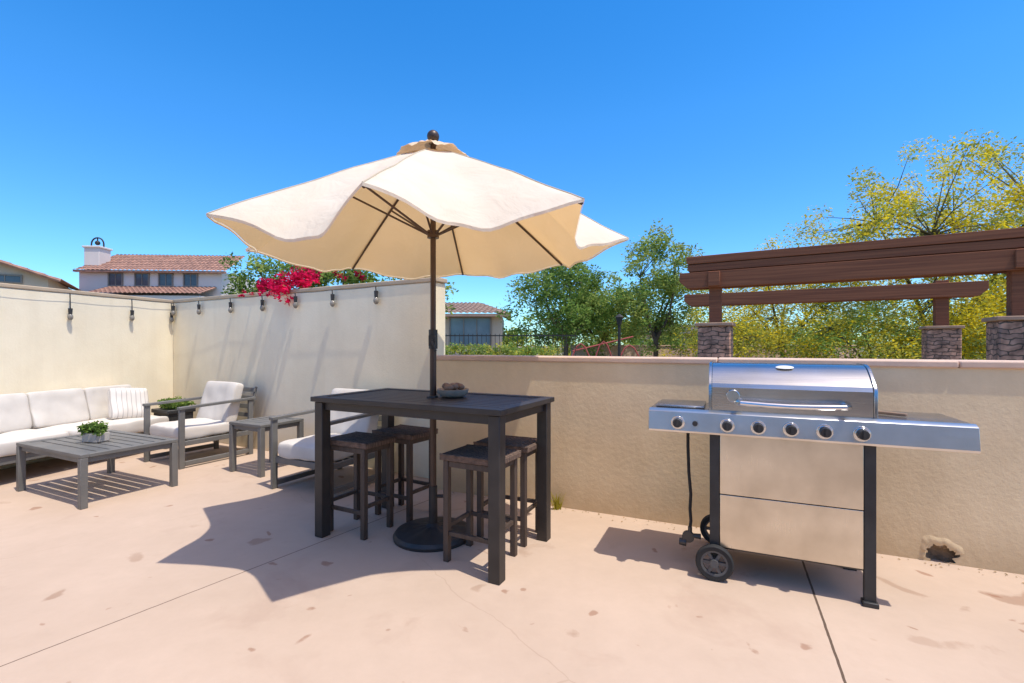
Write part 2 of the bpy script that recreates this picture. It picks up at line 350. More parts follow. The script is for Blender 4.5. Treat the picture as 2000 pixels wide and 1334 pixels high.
sl=bpy.data.lights.new('sun','SUN'); sl.energy=4.4; sl.angle=R(.5); sl.color=(1,.94,.84)
so=bpy.data.objects.new('sun',sl); COL.objects.link(so); so.rotation_euler=(-sd).to_track_quat('-Z','Y').to_euler(); so.location=(3,-3,10)

cd=bpy.data.cameras.new('camera'); cam=bpy.data.objects.new('camera',cd); COL.objects.link(cam)
cam.location=(0,0,1.3); cam.rotation_euler=(R(90),0,0); cd.sensor_width=36; cd.lens=36*930/2000; cd.shift_y=.0035; cd.clip_end=2000; cd.clip_start=.05
scene.camera=cam

# ------------------------------------------------------------ ground
b=MB(); v=[b.bm.verts.new(p) for p in ((-700,-300,0),(700,-300,0),(700,900,0),(-700,900,0))]; b.bm.faces.new(v)
o=b.done('ground','earth',smooth=False); o['kind']='structure'
b=MB(); v=[b.bm.verts.new((x,y,.006)) for x,y in ((-7.2,-5.2),(7,-5.2),(7,.95),(-.72,4.6),(-4.9,6.95))]; b.bm.faces.new(v)
o=b.done('patio_paving','conc',smooth=False); o['kind']='structure'
G=.006

# ------------------------------------------------------------ walls
E=Vector((-.74,4.575)); C=Vector((-4.89,6.87)); tdir=(E-C).normalized(); tn=Vector((-tdir.y,tdir.x))
if tn.y<0: tn=-tn
LW=Vector((-.437,-1.915)); ldir=LW.normalized(); ln=Vector((-ldir.y,ldir.x))
if ln.x>0: ln=-ln
def pr(*p): return [(q.x,q.y) for q in p]
def gridwall(name,a,bv,nb,th,z1,mt,capm,label,over=.008,capz=.045):
    e=thing(name,label,'wall',(0,0,0))
    MB().prism(pr(a,bv,bv+nb*th,a+nb*th),0,z1).done('wall_body',mt,e,bevel=.012)
    d=(bv-a).normalized()
    c0=a-nb*over; c1=bv-nb*over+d*.02
    MB().prism(pr(c0,c1,bv+nb*(th+over)+d*.02,a+nb*(th+over)),z1,z1+capz).done('wall_cap',capm,e,bevel=.008)
    return e
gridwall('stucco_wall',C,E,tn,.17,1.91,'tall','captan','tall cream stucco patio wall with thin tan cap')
Lend=C+ldir*7.2
e=thing('stucco_wall','tall cream stucco wall meeting another at the sofa corner','wall',(0,0,0))
MB().prism(pr(C+tn*.17,C-tn*.001,Lend,Lend+ln*.18,C+ln*.18+tn*.17),0,1.905).done('wall_body','tall',e,bevel=.01)
MB().prism(pr(C+tn*.14+ln*.02-tdir*.002,C-ln*.012-tn*.010-tdir*.004,Lend-ln*.012,Lend+ln*.20,C+ln*.20+tn*.2),1.905,1.949).done('wall_cap','captan',e,bevel=.008)
lu=Vector((.9125,-.409)); lv=Vector((.409,.9125))
def LP(u,v_): return lu*u+lv*v_
e=thing('low_stucco_wall','low tan stucco patio wall with pinkish cap','wall',(0,0,0))
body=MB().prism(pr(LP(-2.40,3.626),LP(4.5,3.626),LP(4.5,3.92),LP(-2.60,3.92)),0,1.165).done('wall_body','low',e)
cb=MB(); r=bmesh.ops.create_icosphere(cb.bm,subdivisions=4,radius=1)
for vv in cb.bm.verts:
    nn=1+.55*mn.noise(vv.co*1.9+Vector((3,1,7)))+.22*mn.noise(vv.co*6)
    vv.co=Vector((vv.co.x*.075*nn,vv.co.y*.055,vv.co.z*.06*nn))
pc=LP(1.173,3.626)
body.data.materials.append(M['dark_cavity'])
cut=cb.done('cutter','dark_cavity',loc=(pc.x,pc.y,.05),rz=math.atan2(lu.y,lu.x))
bo=body.modifiers.new('b','BOOLEAN'); bo.object=cut; bo.operation='DIFFERENCE'; bo.solver='EXACT'; bo.material_mode='TRANSFER'
bpy.context.view_layer.update()
dg=bpy.context.evaluated_depsgraph_get(); nm=bpy.data.meshes.new_from_object(body.evaluated_get(dg))
body.modifiers.clear(); body.data=nm; bpy.data.objects.remove(cut); nm.shade_flat()
# swollen lip of stucco over and beside the hole
s=MB(); n=40; rr_=[[],[],[],[]]
for k in range(n+1):
    a=math.pi*(.95*k/n+.12); nz=mn.noise(Vector((math.cos(a)*1.6,math.sin(a)*1.6,5))); n2=mn.noise(Vector((math.cos(a)*6,math.sin(a)*6,1)))
    for j,(rr,off) in enumerate(((1.02+.3*nz+.15*n2,.001),(1.12+.4*nz+.1*n2,.006+.008*n2),(1.4+.7*nz,.004),(1.75+.9*nz,-.004))):
        p=LP(1.165+math.cos(a)*.078*rr,3.626-off); rr_[j].append(s.bm.verts.new((p.x,p.y,.040+max(-.03,math.sin(a)*.068*rr))))
for A_,B_ in zip(rr_,rr_[1:]):
    for k in range(n): s.bm.faces.new((A_[k],A_[k+1],B_[k+1],B_[k]))
s.done('hole_rim','low',e,ang=80)
us=[-2.42,-.05,1.25,2.6,4.5]
for a_,b_ in zip(us,us[1:]):
    MB().prism(pr(LP(a_+.002,3.610),LP(b_-.002,3.610),LP(b_-.002,3.94),LP(a_+.002,3.94)),1.165,1.207).done('wall_cap','cap',e,bevel=.009)

# ------------------------------------------------------------ string lights
def string_lights(pts,label,drop):
    e=thing('string_lights',label,'string lights',(pts[0][0],pts[0][1],0),0,'bulb strings hung along the wall')
    o0=Vector((pts[0][0],pts[0][1],0)); wp=[]
    ZW=1.902
    for i in range(len(pts)):
        p=Vector((pts[i][0],pts[i][1],ZW))-o0; wp.append(p)
        if i<len(pts)-1:
            q=Vector((pts[i+1][0],pts[i+1][1],ZW))-o0
            for t in (.25,.5,.75):
                m_=p.lerp(q,t); m_.z-=.010*math.sin(math.pi*t); wp.append(m_)
    MB().tube(wp,.002,5).done('wire','plastic',e)
    for i in range(len(pts)):
        p=Vector((pts[i][0],pts[i][1],ZW))-o0; dz=drop*(.8+.5*random.random())
        s=MB(); s.tube([p,p+Vector((.005,0,-dz))],.006,5); s.cyl(p+Vector((.005,0,-dz-.03)),.018,.022,.07,seg=10)
        s.sph(p+Vector((.005,0,-dz-.095)),.028,(1,1,1.45),mi=1,seg=10)
        s.done('bulb',['plastic','bulb'],e)
pt=[]
random.seed(2)
for s_ in (.02,.158,.308,.447,.58,.71,.846):
    q=C+(E-C)*s_-tn*(.036+.012*random.random()); pt.append((q.x,q.y))
string_lights(pt,'string of dark bulbs hanging along the tall stucco wall',.05)
pt=[]
for t_ in (1.42,1.05,.684,.317,.03):
    q=C+LW*t_-ln*.035; pt.append((q.x,q.y))
string_lights(pt,'string of bulbs on long drops above the sofa',.14)

# ------------------------------------------------------------ umbrella
PX,PY=-.535,3.23
base=thing('umbrella_base','round black umbrella base standing on the concrete under the table','umbrella base',(PX,PY,G))
s=MB()
prof=[(.262,0),(.265,.02),(.25,.042),(.2,.052),(.12,.062),(.05,.075),(.035,.09)]
rings=[]
for r_,z_ in prof: rings.append([s.bm.verts.new((r_*math.cos(2*math.pi*k/48),r_*math.sin(2*math.pi*k/48),z_+(.004 if (k%4<2 and .1<r_<.24) else 0))) for k in range(48)])
for a_,b_ in zip(rings,rings[1:]):
    for k in range(48): s.bm.faces.new((a_[k],a_[(k+1)%48],b_[(k+1)%48],b_[k]))
s.bm.faces.new(rings[0][::-1]); s.bm.faces.new(rings[-1])
s.done('weight_plate','plastic',base)
MB().cyl((0,0,.21),.03,.028,.26).cyl((.045,0,.27),.012,.012,.05,'X',12).done('sleeve','black',base)
um=thing('patio_umbrella','cream canvas patio umbrella with bronze pole above the bar table','umbrella',(PX,PY,G+.1))
oz=-(G+.1)
MB().tube([(0,0,.01),(0,0,1.22)],.0225,16).tube([(0,0,1.22),(0,0,2.66+oz)],.019,16).done('pole','bronze',um)
s=MB(); s.cyl((0,0,1.34+oz),.03,.03,.13); s.box((.0,-.03,1.33+oz),(.045,.05,.07)); s.cyl((.005,-.065,1.33+oz),.009,.009,.04,'Y',10); s.tube([(.005,-.085,1.33+oz),(.03,-.09,1.27+oz)],.006,8); s.cyl((.03,-.1,1.265+oz),.009,.009,.035,'Y',10)
s.done('crank','plastic',um,bevel=.003)
angs=[-3+45*i for i in range(8)]
zr={0:2.01,1:2.0,2:1.98,3:1.98,4:1.97,5:1.95,6:1.955,7:1.985}
RR=1.31; ZA=2.645
def ribz(i,t): return ZA-(ZA-zr[i%8])*t+.015*math.sin(math.pi*t)
def can_pt(g,a,t):
    th=R(angs[g]+45*a); off=R(45*a-22.5); w_=math.sin(math.pi*a)
    r_=RR*t*math.cos(R(22.5))/math.cos(off)
    sc=[.16,.15,.14,.14,.14,.17,.16,.19][g]; sag=[.10,.09,.08,.08,.08,.135,.115,.12][g]
    r_-=sc*w_*t**3.5
    z=ribz(g,t)*(1-a)+ribz(g+1,t)*a
    z-=sag*(w_**1.25)*t**1.6
    x,y=r_*math.cos(th),r_*math.sin(th)
    z+=.020*mn.noise(Vector((x*4,y*4,g*1.7)))*t
    z+=.010*math.sin(a*19+g)*w_*t**3
    return Vector((x,y,z+oz))
s=MB(); NT,NA=20,20; grid={}
for g in range(8):
    for k in range(NA):
        for i in range(1,NT+1): grid[(g*NA+k,i)]=s.bm.verts.new(can_pt(g,k/NA,.05+.95*i/NT))
nA=8*NA
for k in range(nA):
    for i in range(1,NT): s.bm.faces.new((grid[(k,i)],grid[((k+1)%nA,i)],grid[((k+1)%nA,i+1)],grid[(k,i+1)]))
o=s.done('canopy','canopy',um,ang=60)
s=MB(); pr_=[can_pt(k//NA,(k%NA)/NA,1.0) for k in range(nA)]
a_=[s.bm.verts.new(p+Vector((p.x*.003,p.y*.003,.001))) for p in pr_]; b_=[s.bm.verts.new(p+Vector((p.x*.001,p.y*.001,-.014))) for p in pr_]
for k in range(nA): s.bm.faces.new((a_[k],a_[(k+1)%nA],b_[(k+1)%nA],b_[k]))
s.done('hem','canopy',um,ang=70)
for g in range(8):
    MB().tube([can_pt(g,0,.1+.9*i/14)+Vector((0,0,.001)) for i in range(15)],.0035,6).done('seam','seam',um)
s=MB(); NV=64; rg=[]
for j,(r_,z_) in enumerate(((.03,.020),(.08,.008),(.14,-.018),(.19,-.044),(.235,-.068))):
    ring=[]
    for k in range(NV):
        th=2*math.pi*k/NV; wv=math.cos(8*(th-R(-3)))
        rr=r_*(1+.04*wv*(j/4)+.07*mn.noise(Vector((math.cos(th)*3,math.sin(th)*3,j))))
        zz=z_+.004*wv*(j/4)+.020*mn.noise(Vector((math.cos(th)*6,math.sin(th)*6,j*2)))*(j/4+.2)
        ring.append(s.bm.verts.new((rr*math.cos(th),rr*math.sin(th),ZA+zz+oz)))
    rg.append(ring)
for a2,b2 in zip(rg,rg[1:]):
    for k in range(NV): s.bm.faces.new((a2[k],a2[(k+1)%NV],b2[(k+1)%NV],b2[k]))
s.bm.faces.new(rg[0])
s.done('vent','vent',um,ang=70)
MB().cyl((0,0,ZA+.035+oz),.03,.02,.03).sph((0,0,ZA+.07+oz),.042,(1,1,1)).done('finial','bronze',um)
HZ=2.05+oz
MB().cyl((0,0,HZ),.04,.04,.05,seg=16).done('hub','bronze',um)
MB().cyl((0,0,2.57+oz),.04,.04,.05,seg=16).done('hub','bronze',um)
for i in range(8):
    th=R(angs[i]); c_,s_=math.cos(th),math.sin(th)
    pts=[(RR*t*c_,RR*t*s_,ribz(i,t)-.018+oz) for t in (.03,.2,.4,.6,.8,.99)]
    MB().tube(pts,.0085,6).done('rib','bronze',um)
    t=.45; MB().tube([(.035*c_,.035*s_,HZ),(RR*t*c_,RR*t*s_,ribz(i,t)-.025+oz)],.0075,6).done('strut','bronze',um)

# ------------------------------------------------------------ bar table
TR=math.atan2(-.462,.887); TU=Vector((.887,-.462)); TV=Vector((.462,.887)); TO=Vector((-1.286,3.233))
def TP(u,v_,z=G): q=TO+TU*u+TV*v_; return (q.x,q.y,z)
LN,WD=1.356,.64
tb=thing('bar_table','tall black slatted bar table around the umbrella pole','table',TP(LN/2,WD/2),TR)
hx,hy=LN/2,WD/2
for sx in (-1,1):
    for sy in (-1,1):
        MB().box((sx*hx,sy*hy,.455),(.072,.072,.91)).done('leg','black',tb,bevel=.004)
s=MB()
for sy in (-1,1): s.box((0,sy*(hy-.0),.885),(LN-.075,.03,.055))
for sx in (-1,1): s.box((sx*hx,0,.885),(.03,WD-.075,.055))
s.done('apron','black',tb,bevel=.003)
s=MB(); ox,oy=hx+.055,hy+.055
for sy in (-1,1): s.box((0,sy*(oy-.035),.93),(2*ox,.07,.032))
for sx in (-1,1): s.box((sx*(ox-.035),0,.93),(.07,2*oy-.1405,.032))
ns=9; wv=(2*oy-.14)/ns
for i in range(ns):
    s.box((0,-oy+.07+wv*(i+.5),.929),(2*ox-.1405,wv-.006,.024))
s.done('table_top','black',tb,bevel=.003)
MB().cyl((0,0.0,.948),.04,.038,.01).done('grommet','plastic',tb)

def make_stool():
    e=thing('bar_stool','backless dark brown bar stool tucked under the bar table','stool',(0,0,0),0,'bar stools around the table')
    fx,fy=.16,.125; H_=.605
    for sx in (-1,1):
        for sy in (-1,1):
            MB().box((sx*fx,sy*fy,H_/2),(.036,.036,H_)).done('leg','brown',e,bevel=.003)
    s=MB()
    for sy in (-1,1): s.box((0,sy*fy,.17 if sy<0 else .21),(2*fx-.037,.02,.025))
    for sx in (-1,1): s.box((sx*fx,0,.21),(.02,2*fy-.037,.025))
    s.done('foot_rail','brown',e,bevel=.002)
    s=MB()
    for sy in (-1,1): s.box((0,sy*fy,.585),(2*fx-.037,.024,.035))
    for sx in (-1,1): s.box((sx*fx,0,.585),(.024,2*fy-.037,.035))
    s.done('seat_frame','brown',e,bevel=.002)
    s=MB(); s.box((0,0,.622),(.40,.30,.032))
    for i in range(16): s.box((-.184+.0245*i,0,.640),(.020,.29,.008))
    for sy in (-1,1): s.box((0,sy*.148,.640),(.40,.01,.012))
    s.done('seat','weather',e,bevel=.004)
    return e
st=make_stool(); st.location=TP(1.13,.205); st.rotation_euler=(0,0,TR)
copy_thing(st,TP(1.12,.60),TR+R(2)); copy_thing(st,TP(.135,.21),TR); copy_thing(st,TP(.21,.60),TR-R(3))

bw=thing('serving_bowl','round beige brown bowl planter on the bar table','bowl',(-.40,3.22,G+.946))
def lathe(s,prof,n=32,capend=True):
    rings=[[s.bm.verts.new((r_*math.cos(2*math.pi*k/n),r_*math.sin(2*math.pi*k/n),z_)) for k in range(n)] for r_,z_ in prof]
    for a2,b2 in zip(rings,rings[1:]):
        for k in range(n): s.bm.faces.new((a2[k],a2[(k+1)%n],b2[(k+1)%n],b2[k]))
    s.bm.faces.new(rings[0][::-1])
    if capend: s.bm.faces.new(rings[-1])
s=MB(); lathe(s,[(.070,.0),(.088,.010),(.104,.034),(.108,.052),(.101,.052),(.094,.04)]); s.done('bowl','dish',bw,ang=60)
s=MB(); 
rnd0=random.Random(3)
for i in range(16):
    a=rnd0.uniform(0,6.28); r_=rnd0.uniform(0,.065); s.sph((r_*math.cos(a),r_*math.sin(a),.058+rnd0.uniform(0,.018)),.024,(1.1,1,.8),seg=8)
s.done('filling','wood',bw,ang=60)

# ------------------------------------------------------------ grill
GR=math.atan2(lu.y,lu.x)
gr=thing('gas_grill','stainless steel gas grill with closed lid and side shelves','grill',(1.447,2.496,G),GR)
prof=[(.03,.925),(.03,1.058),(.042,1.080),(.10,1.128),(.15,1.162),(.185,1.178),(.23,1.186),(.38,1.186),(.43,1.165),(.465,1.10),(.475,.925)]
lid=MB().extr(prof,-.37,.375).done('lid','steel',gr,ang=20,bevel=.003)
for x0,x1 in ((-.386,-.3705),(.3755,.391)):
    s=MB(); s.extr([( .25+(y-.25)*1.02,.925+(z-.925)*1.02) for y,z in prof],x0,x1)
    s.done('lid_end','steel',lid,ang=30,bevel=.002)
s=MB(); s.tube([(-.235,.03,.985),(-.235,-.03,.985),(-.225,-.052,.985),(-.1,-.060,.980),(0,-.062,.978),(.1,-.060,.980),(.245,-.052,.985),(.258,-.03,.985),(.258,.03,.985)],.013,10)
s.done('handle','chrome',lid)
MB().cyl((-.262,.018,1.015),.034,.034,.02,'Y').done('thermometer','chrome',lid,bevel=.003)
MB().cyl((-.235,.026,.985),.024,.024,.014,'Y').done('handle_mount','chrome',lid)
MB().cyl((.258,.026,.985),.024,.024,.014,'Y').done('handle_mount','chrome',lid)
s=MB(); s.sph((0,0,0),.036,(1.25,.55,.12),seg=16); bd=s.done('badge','white',lid); bd.location=(0,.155,1.171); bd.rotation_euler=(R(25),0,0)
MB().box((.0025,.255,.862),(.735,.42,.12)).done('firebox','darkst',gr,bevel=.01)
prof=[(-.015,.915),(.01,.928),(.03,.928),(.03,.80),(-.026,.80),(-.032,.812)]
pn=MB().extr(prof,-.706,.758).done('control_panel','steelp',gr,bevel=.002)
for i,x in enumerate((-.545,-.291,-.141,.009,.157,.312)):
    s=MB(); s.cyl((x,-.034,.858),.037,.037,.012,'Y',32,mi=1); s.cyl((x,-.043,.858),.031,.030,.014,'Y',32,mi=1); s.cyl((x,-.062,.858),.027,.023,.036,'Y',24); s.box((x,-.082,.860),(.011,.012,.046))
    s.done('knob',['plastic','chrome'],pn,bevel=.0015)
MB().cyl((-.454,-.036,.858),.014,.014,.02,'Y').done('igniter_button','plastic',pn)
MB().box((-.545,.225,.909),(.318,.386,.034)).done('side_shelf','steel',gr,bevel=.004)
MB().box((.576,.225,.909),(.358,.386,.034)).done('side_shelf','steel',gr,bevel=.004)
s=MB(); s.box((-.545,.235,.934),(.27,.30,.012)); s.done('side_burner_cover','steel',gr,bevel=.004)
WR=.097
def leg(x,y,z0):
    MB().box((x,y,(z0+.80)/2),(.05,.03,.80-z0)).done('leg','plastic',gr,bevel=.003)
leg(-.355,.02,.09); leg(-.355,.455,.09)
leg(.355,.02,.02); leg(.355,.455,.02)
for y in (.02,.455): MB().box((.355,y-.004,.012),(.066,.056,.024)).done('foot','plastic',gr,bevel=.004)
MB().box((0,.012,.635),(.655,.016,.325)).done('door','steeld',gr,bevel=.002)
MB().box((0,.014,.3225),(.655,.016,.290)).done('front_panel','steeld',gr,bevel=.002)
MB().box((.355,.2375,.5),(.012,.40,.55)).done('side_panel','darkst',gr)
MB().box((-.355,.2375,.5),(.012,.40,.55)).done('side_panel','darkst',gr)
MB().box((0,.45,.5),(.655,.012,.6)).done('back_panel','darkst',gr)
MB().box((0,.2375,.175),(.68,.43,.02)).done('bottom_shelf','darkst',gr)
MB().tube([(-.355,-.03,WR),(-.355,.50,WR)],.008,8).done('axle','darkst',gr)
def wheel(y):
    c_=(-.355,y,WR)
    wh=MB()
    n1=36;sec=[(.070,-.018),(.091,-.02),(.097,-.012),(.097,.012),(.091,.02),(.070,.018)]
    rings=[[wh.bm.verts.new((c_[0]+r_*math.cos(2*math.pi*k/n1),c_[1]+d_,c_[2]+r_*math.sin(2*math.pi*k/n1))) for r_,d_ in sec] for k in range(n1)]
    for k in range(n1):
        for j in range(6): wh.bm.faces.new((rings[k][j],rings[k][(j+1)%6],rings[(k+1)%n1][(j+1)%6],rings[(k+1)%n1][j]))
    t=wh.done('wheel','rubber',gr)
    q=MB(); rings=[[q.bm.verts.new((c_[0]+r_*math.cos(2*math.pi*k/n1),c_[1]+d_,c_[2]+r_*math.sin(2*math.pi*k/n1))) for r_,d_ in ((.059,-.014),(.071,-.016),(.071,.016),(.059,.014))] for k in range(n1)]
    for k in range(n1):
        for j in range(4): q.bm.faces.new((rings[k][j],rings[k][(j+1)%4],rings[(k+1)%n1][(j+1)%4],rings[(k+1)%n1][j]))
    q.cyl(c_,.022,.022,.046,'Y')
    for k in range(6):
        a=2*math.pi*k/6; q.box((c_[0]+.040*math.cos(a),c_[1],c_[2]+.040*math.sin(a)),(.048,.02,.016),Matrix.Rotation(-a,3,'Y'))
    q.done('rim','hub',t)
wheel(-.022); wheel(.497)
s=MB(); s.tube([(-.50,.10,.80),(-.50,.10,.70),(-.495,.10,.55),(-.485,.11,.42),(-.49,.12,.33),(-.485,.12,.26),(-.49,.12,.215)],.009,8)
s.done('gas_hose','rubber',gr)
s=MB(); s.cyl((-.49,.12,.20),.012,.012,.05); s.cyl((-.50,.12,.165),.034,.034,.024,'Y',16); s.cyl((-.53,.12,.13),.02,.024,.04,'X',12); s.cyl((-.455,.12,.175),.012,.016,.05,'X',10)
s.done('regulator','darkst',gr,bevel=.002)
bs=thing('grill_brush','small brush with brown wooden handle on the grill shelf','brush',(1.447+lu.x*.47+lv.x*.2,2.496+lu.y*.47+lv.y*.2,G+.927),GR+R(-35))
MB().box((0.02,0,.012),(.13,.022,.016)).done('handle','wood',bs,bevel=.005)
MB().box((-.085,0,.012),(.07,.04,.022)).done('bristle_head','plastic',bs,bevel=.004)

# ------------------------------------------------------------ lounge chairs
CRZ=math.atan2(-.457,.889)
def make_chair():
    e=thing('lounge_chair','grey metal patio armchair with cream cushions against the stucco wall','armchair',(0,0,0),0,'grey lounge chairs')
    hw,f,bk=.335,-.37,.39
    for sx in (-1,1):
        s=MB()
        s.box((sx*hw,f,.315),(.03,.055,.63)); s.box((sx*hw,bk,.33),(.03,.055,.66))
        s.box((sx*hw,(f+bk)/2,.05),(.03,bk-f-.056,.045))
        s.box((sx*hw,(f+bk)/2+.01,.647),(.055,bk-f+.09,.028),Matrix.Rotation(R(2),3,'X'))
        s.box((sx*hw,(f+bk)/2,.26),(.028,bk-f-.056,.05))
        s.done('arm_frame','grey',e,bevel=.004)
    s=MB(); s.box((0,f+.02,.26),(2*hw-.031,.035,.055)); s.box((0,bk-.02,.26),(2*hw-.031,.035,.055))
    for i in range(7): s.box((0,f+.09+i*.095,.27),(2*hw-.031,.05,.014))
    s.done('seat_frame','grey',e,bevel=.003)
    s=MB(); rt=Matrix.Rotation(R(-14),3,'X')
    for i in range(5): s.box(Vector((0,bk-.04,.30))+rt@Vector((0,0,.07+.1*i)),(2*hw-.04,.02,.05),rt)
    for sx in (-1,1): s.box(Vector((sx*(hw-.04),bk-.04,.28))+rt@Vector((0,.014,.27)),(.03,.02,.52),rt)
    s.done('backrest','grey',e,bevel=.003)
    q=MB(); cushion_mesh(q,(0,-.04,.355),(.61,.68,.15),seed=1,puff=.18); q.done('seat_cushion','cush',e,ang=180,sub=1)
    rt=Matrix.Rotation(R(-16),3,'X')
    q=MB(); cushion_mesh(q,(0,.235,.61),(.60,.16,.50),rt,seed=2,puff=.25); q.done('back_cushion','cush',e,ang=180,sub=1)
    return e
ch=make_chair(); ch.location=(-3.58,5.456,G); ch.rotation_euler=(0,0,CRZ)
copy_thing(ch,(-1.68,4.474,G),CRZ,'grey metal patio armchair with cream cushions behind the bar table')

def slat_table(name,label,cat,loc,rz,lx,ly,h,leg_,nsl,gap=.008):
    e=thing(name,label,cat,loc,rz)
    for sx in (-1,1):
        for sy in (-1,1): MB().box((sx*(lx/2-leg_/2),sy*(ly/2-leg_/2),(h-.03)/2),(leg_,leg_,h-.03)).done('leg','grey',e,bevel=.004)
    s=MB()
    for sy in (-1,1): s.box((0,sy*(ly/2-.03),h-.014),(lx,.06,.028))
    for sx in (-1,1): s.box((sx*(lx/2-.03),0,h-.014),(.06,ly-.1205,.028))
    span=(ly-.12); wv=span/nsl
    for i in range(nsl): s.box((0,-span/2+wv*(i+.5),h-.015),(lx-.1205,wv-gap,.018))
    for sy in (-1,1): s.box((0,sy*(ly/2-.03),h-.05),(lx-2*leg_-.001,.025,.042))
    for sx in (-1,1): s.box((sx*(lx/2-.03),0,h-.05),(.025,ly-2*leg_-.001,.042))
    s.done('table_top','grey',e,bevel=.003)
    return e
slat_table('side_table','small grey metal side table between the two armchairs','table',(-2.56,4.98,G),CRZ,.50,.50,.51,.05,5)
slat_table('coffee_table','low grey slatted coffee table standing in front of the sofa','table',(-3.733,4.30,G),R(-25.6),1.12,.72,.43,.05,7,.014)

sf=thing('outdoor_sofa','grey framed patio sofa with cream cushions along the stucco wall','sofa',(-4.90,4.98,G),R(77.15))
SLn=2.2; hl=SLn/2
for sx in (-1,1):
    for sy in (-.36,.36): MB().box((sx*(hl-.03),sy,.12),(.05,.05,.24)).done('leg','grey',sf,bevel=.003)
s=MB(); s.box((0,-.36,.23),(SLn-.111,.04,.07)); s.box((0,.36,.23),(SLn-.111,.04,.07))
for i in range(14): s.box((-hl+.12+i*(SLn-.24)/13,0,.245),(.06,.68,.015))
s.done('seat_frame','grey',sf,bevel=.003)
s=MB()
for z_ in (.42,.52,.62): s.box((0,.37,z_),(SLn,.02,.05))
for sx in (-1,0,1): s.box((sx*(hl-.03),.385,.45),(.04,.02,.42))
s.done('backrest','grey',sf,bevel=.003)
nc=4; cw=SLn/nc
for i in range(2):
    x=-hl+SLn/2*(i+.5)
    q=MB(); cushion_mesh(q,(x,-.04,.34),(SLn/2-.004,.74,.16),seed=i+4,puff=.12); q.done('seat_cushion','cush',sf,ang=180,sub=1)
for i in range(nc):
    x=-hl+cw*(i+.5)
    q=MB(); cushion_mesh(q,(x,.245,.59),(cw-.004,.17,.40),Matrix.Rotation(R(-12+random.uniform(-3,3)),3,'X'),seed=i+9,puff=.14); q.done('back_cushion','cush',sf,ang=180,sub=1)
pl=MB(); cushion_mesh(pl,(0,0,0),(.40,.12,.37),seed=33,puff=.4)
pl=pl.done('throw_pillow','stripe',ang=180,sub=1); tag(pl,'cream striped throw pillow leaning on the sofa back cushions','pillow')
pl.location=(-4.60,5.72,.60); pl.rotation_euler=(R(-18),R(4),R(62))

# ------------------------------------------------------------ foliage helpers
def leaves_mesh(name,centers,nper,spread,size,nm,seed,flat=.8,droop=0,asp=.45):
    rnd=random.Random(seed); V=[];F=[];MI=[]
    for ci,(c,rad) in enumerate(centers):
        cm=rnd.randrange(nm)
        for k in range(int(nper*(rad/spread)**1.5)+1):
            d=Vector((rnd.gauss(0,1),rnd.gauss(0,1),rnd.gauss(0,1)*flat))
            d=d.normalized()*rad*(rnd.random()**.45)
            p=Vector(c)+d
            if droop: p.z-=droop*rnd.random()**2*rad
            a=Vector((rnd.gauss(0,1),rnd.gauss(0,1),rnd.gauss(0,.6))).normalized(); n_=Vector((rnd.gauss(0,1),rnd.gauss(0,1),rnd.gauss(.5,1))).normalized()
            b_=a.cross(n_).normalized(); s_=size*rnd.uniform(.6,1.35)
            i=len(V); V+= [p-a*s_,p+b_*s_*asp,p+a*s_,p-b_*s_*asp]; F.append((i,i+1,i+2,i+3))
            MI.append(cm if rnd.random()<.6 else rnd.randrange(nm))
    me=bpy.data.meshes.new(name); me.from_pydata([tuple(v) for v in V],[],F)
    me.polygons.foreach_set('material_index',MI); me.update(); return me
def tree(name,label,loc,h_fork,centre,radii,ncl,nper,clr,size,mats,bark,tr,seed,branches=26,droop=0,cat='tree',fill=.5,asp=.45):
    rnd=random.Random(seed); e=thing(name,label,cat,loc)
    cs=[]
    while len(cs)<ncl:
        d=Vector((rnd.uniform(-1,1),rnd.uniform(-1,1),rnd.uniform(-1,1)))
        if d.length>1: continue
        if d.length<fill and rnd.random()<.6: continue
        k=1+.40*mn.noise(d*1.9+Vector((seed,0,0)))
        c=Vector((centre[0]+d.x*radii[0]*k,centre[1]+d.y*radii[1]*k,centre[2]+d.z*radii[2]*k))
        cs.append((c,clr*rnd.uniform(.45,1.35)))
    s=MB()
    fork=Vector((rnd.uniform(-.1,.1),rnd.uniform(-.1,.1),h_fork))
    s.tube([(0,0,-.05),(fork.x*.3+.03,fork.y*.5,h_fork*.5),fork],[tr,tr*.8,tr*.7],8)
    mains=[]
    for i in range(5):
        a=2*math.pi*i/5+rnd.uniform(-.4,.4)
        t_=Vector((centre[0]+math.cos(a)*radii[0]*.5,centre[1]+math.sin(a)*radii[1]*.5,centre[2]+rnd.uniform(-.1,.5)*radii[2]))
        m_=fork.lerp(t_,.5)+Vector((rnd.uniform(-.2,.2),rnd.uniform(-.2,.2),-.05*radii[2]))
        s.tube([fork-Vector((0,0,.05)),m_,t_],[tr*.55,tr*.38,tr*.15],6); mains+= [m_,t_,fork.lerp(t_,.75)]
    for c,r_ in rnd.sample(cs,min(branches,len(cs))):
        st_=min(mains,key=lambda m_:(m_-c).length); md=st_.lerp(c,.5)+Vector((rnd.uniform(-.12,.12),rnd.uniform(-.12,.12),rnd.uniform(-.1,.12)))
        s.tube([st_,md,c],[tr*.17,tr*.1,tr*.04],5)
    s.done('trunk',bark,e)
    me=leaves_mesh('crown',cs,nper,clr,size,len(mats),seed+1,droop=droop,asp=asp)
    finish(me,'crown',mats,e,smooth=False)
    return e
g1=leafmat('leaf_green',(.22,.34,.08),.45); g2=leafmat('leaf_dark',(.12,.20,.05),.42); g3=leafmat('leaf_light',(.38,.46,.13),.45)
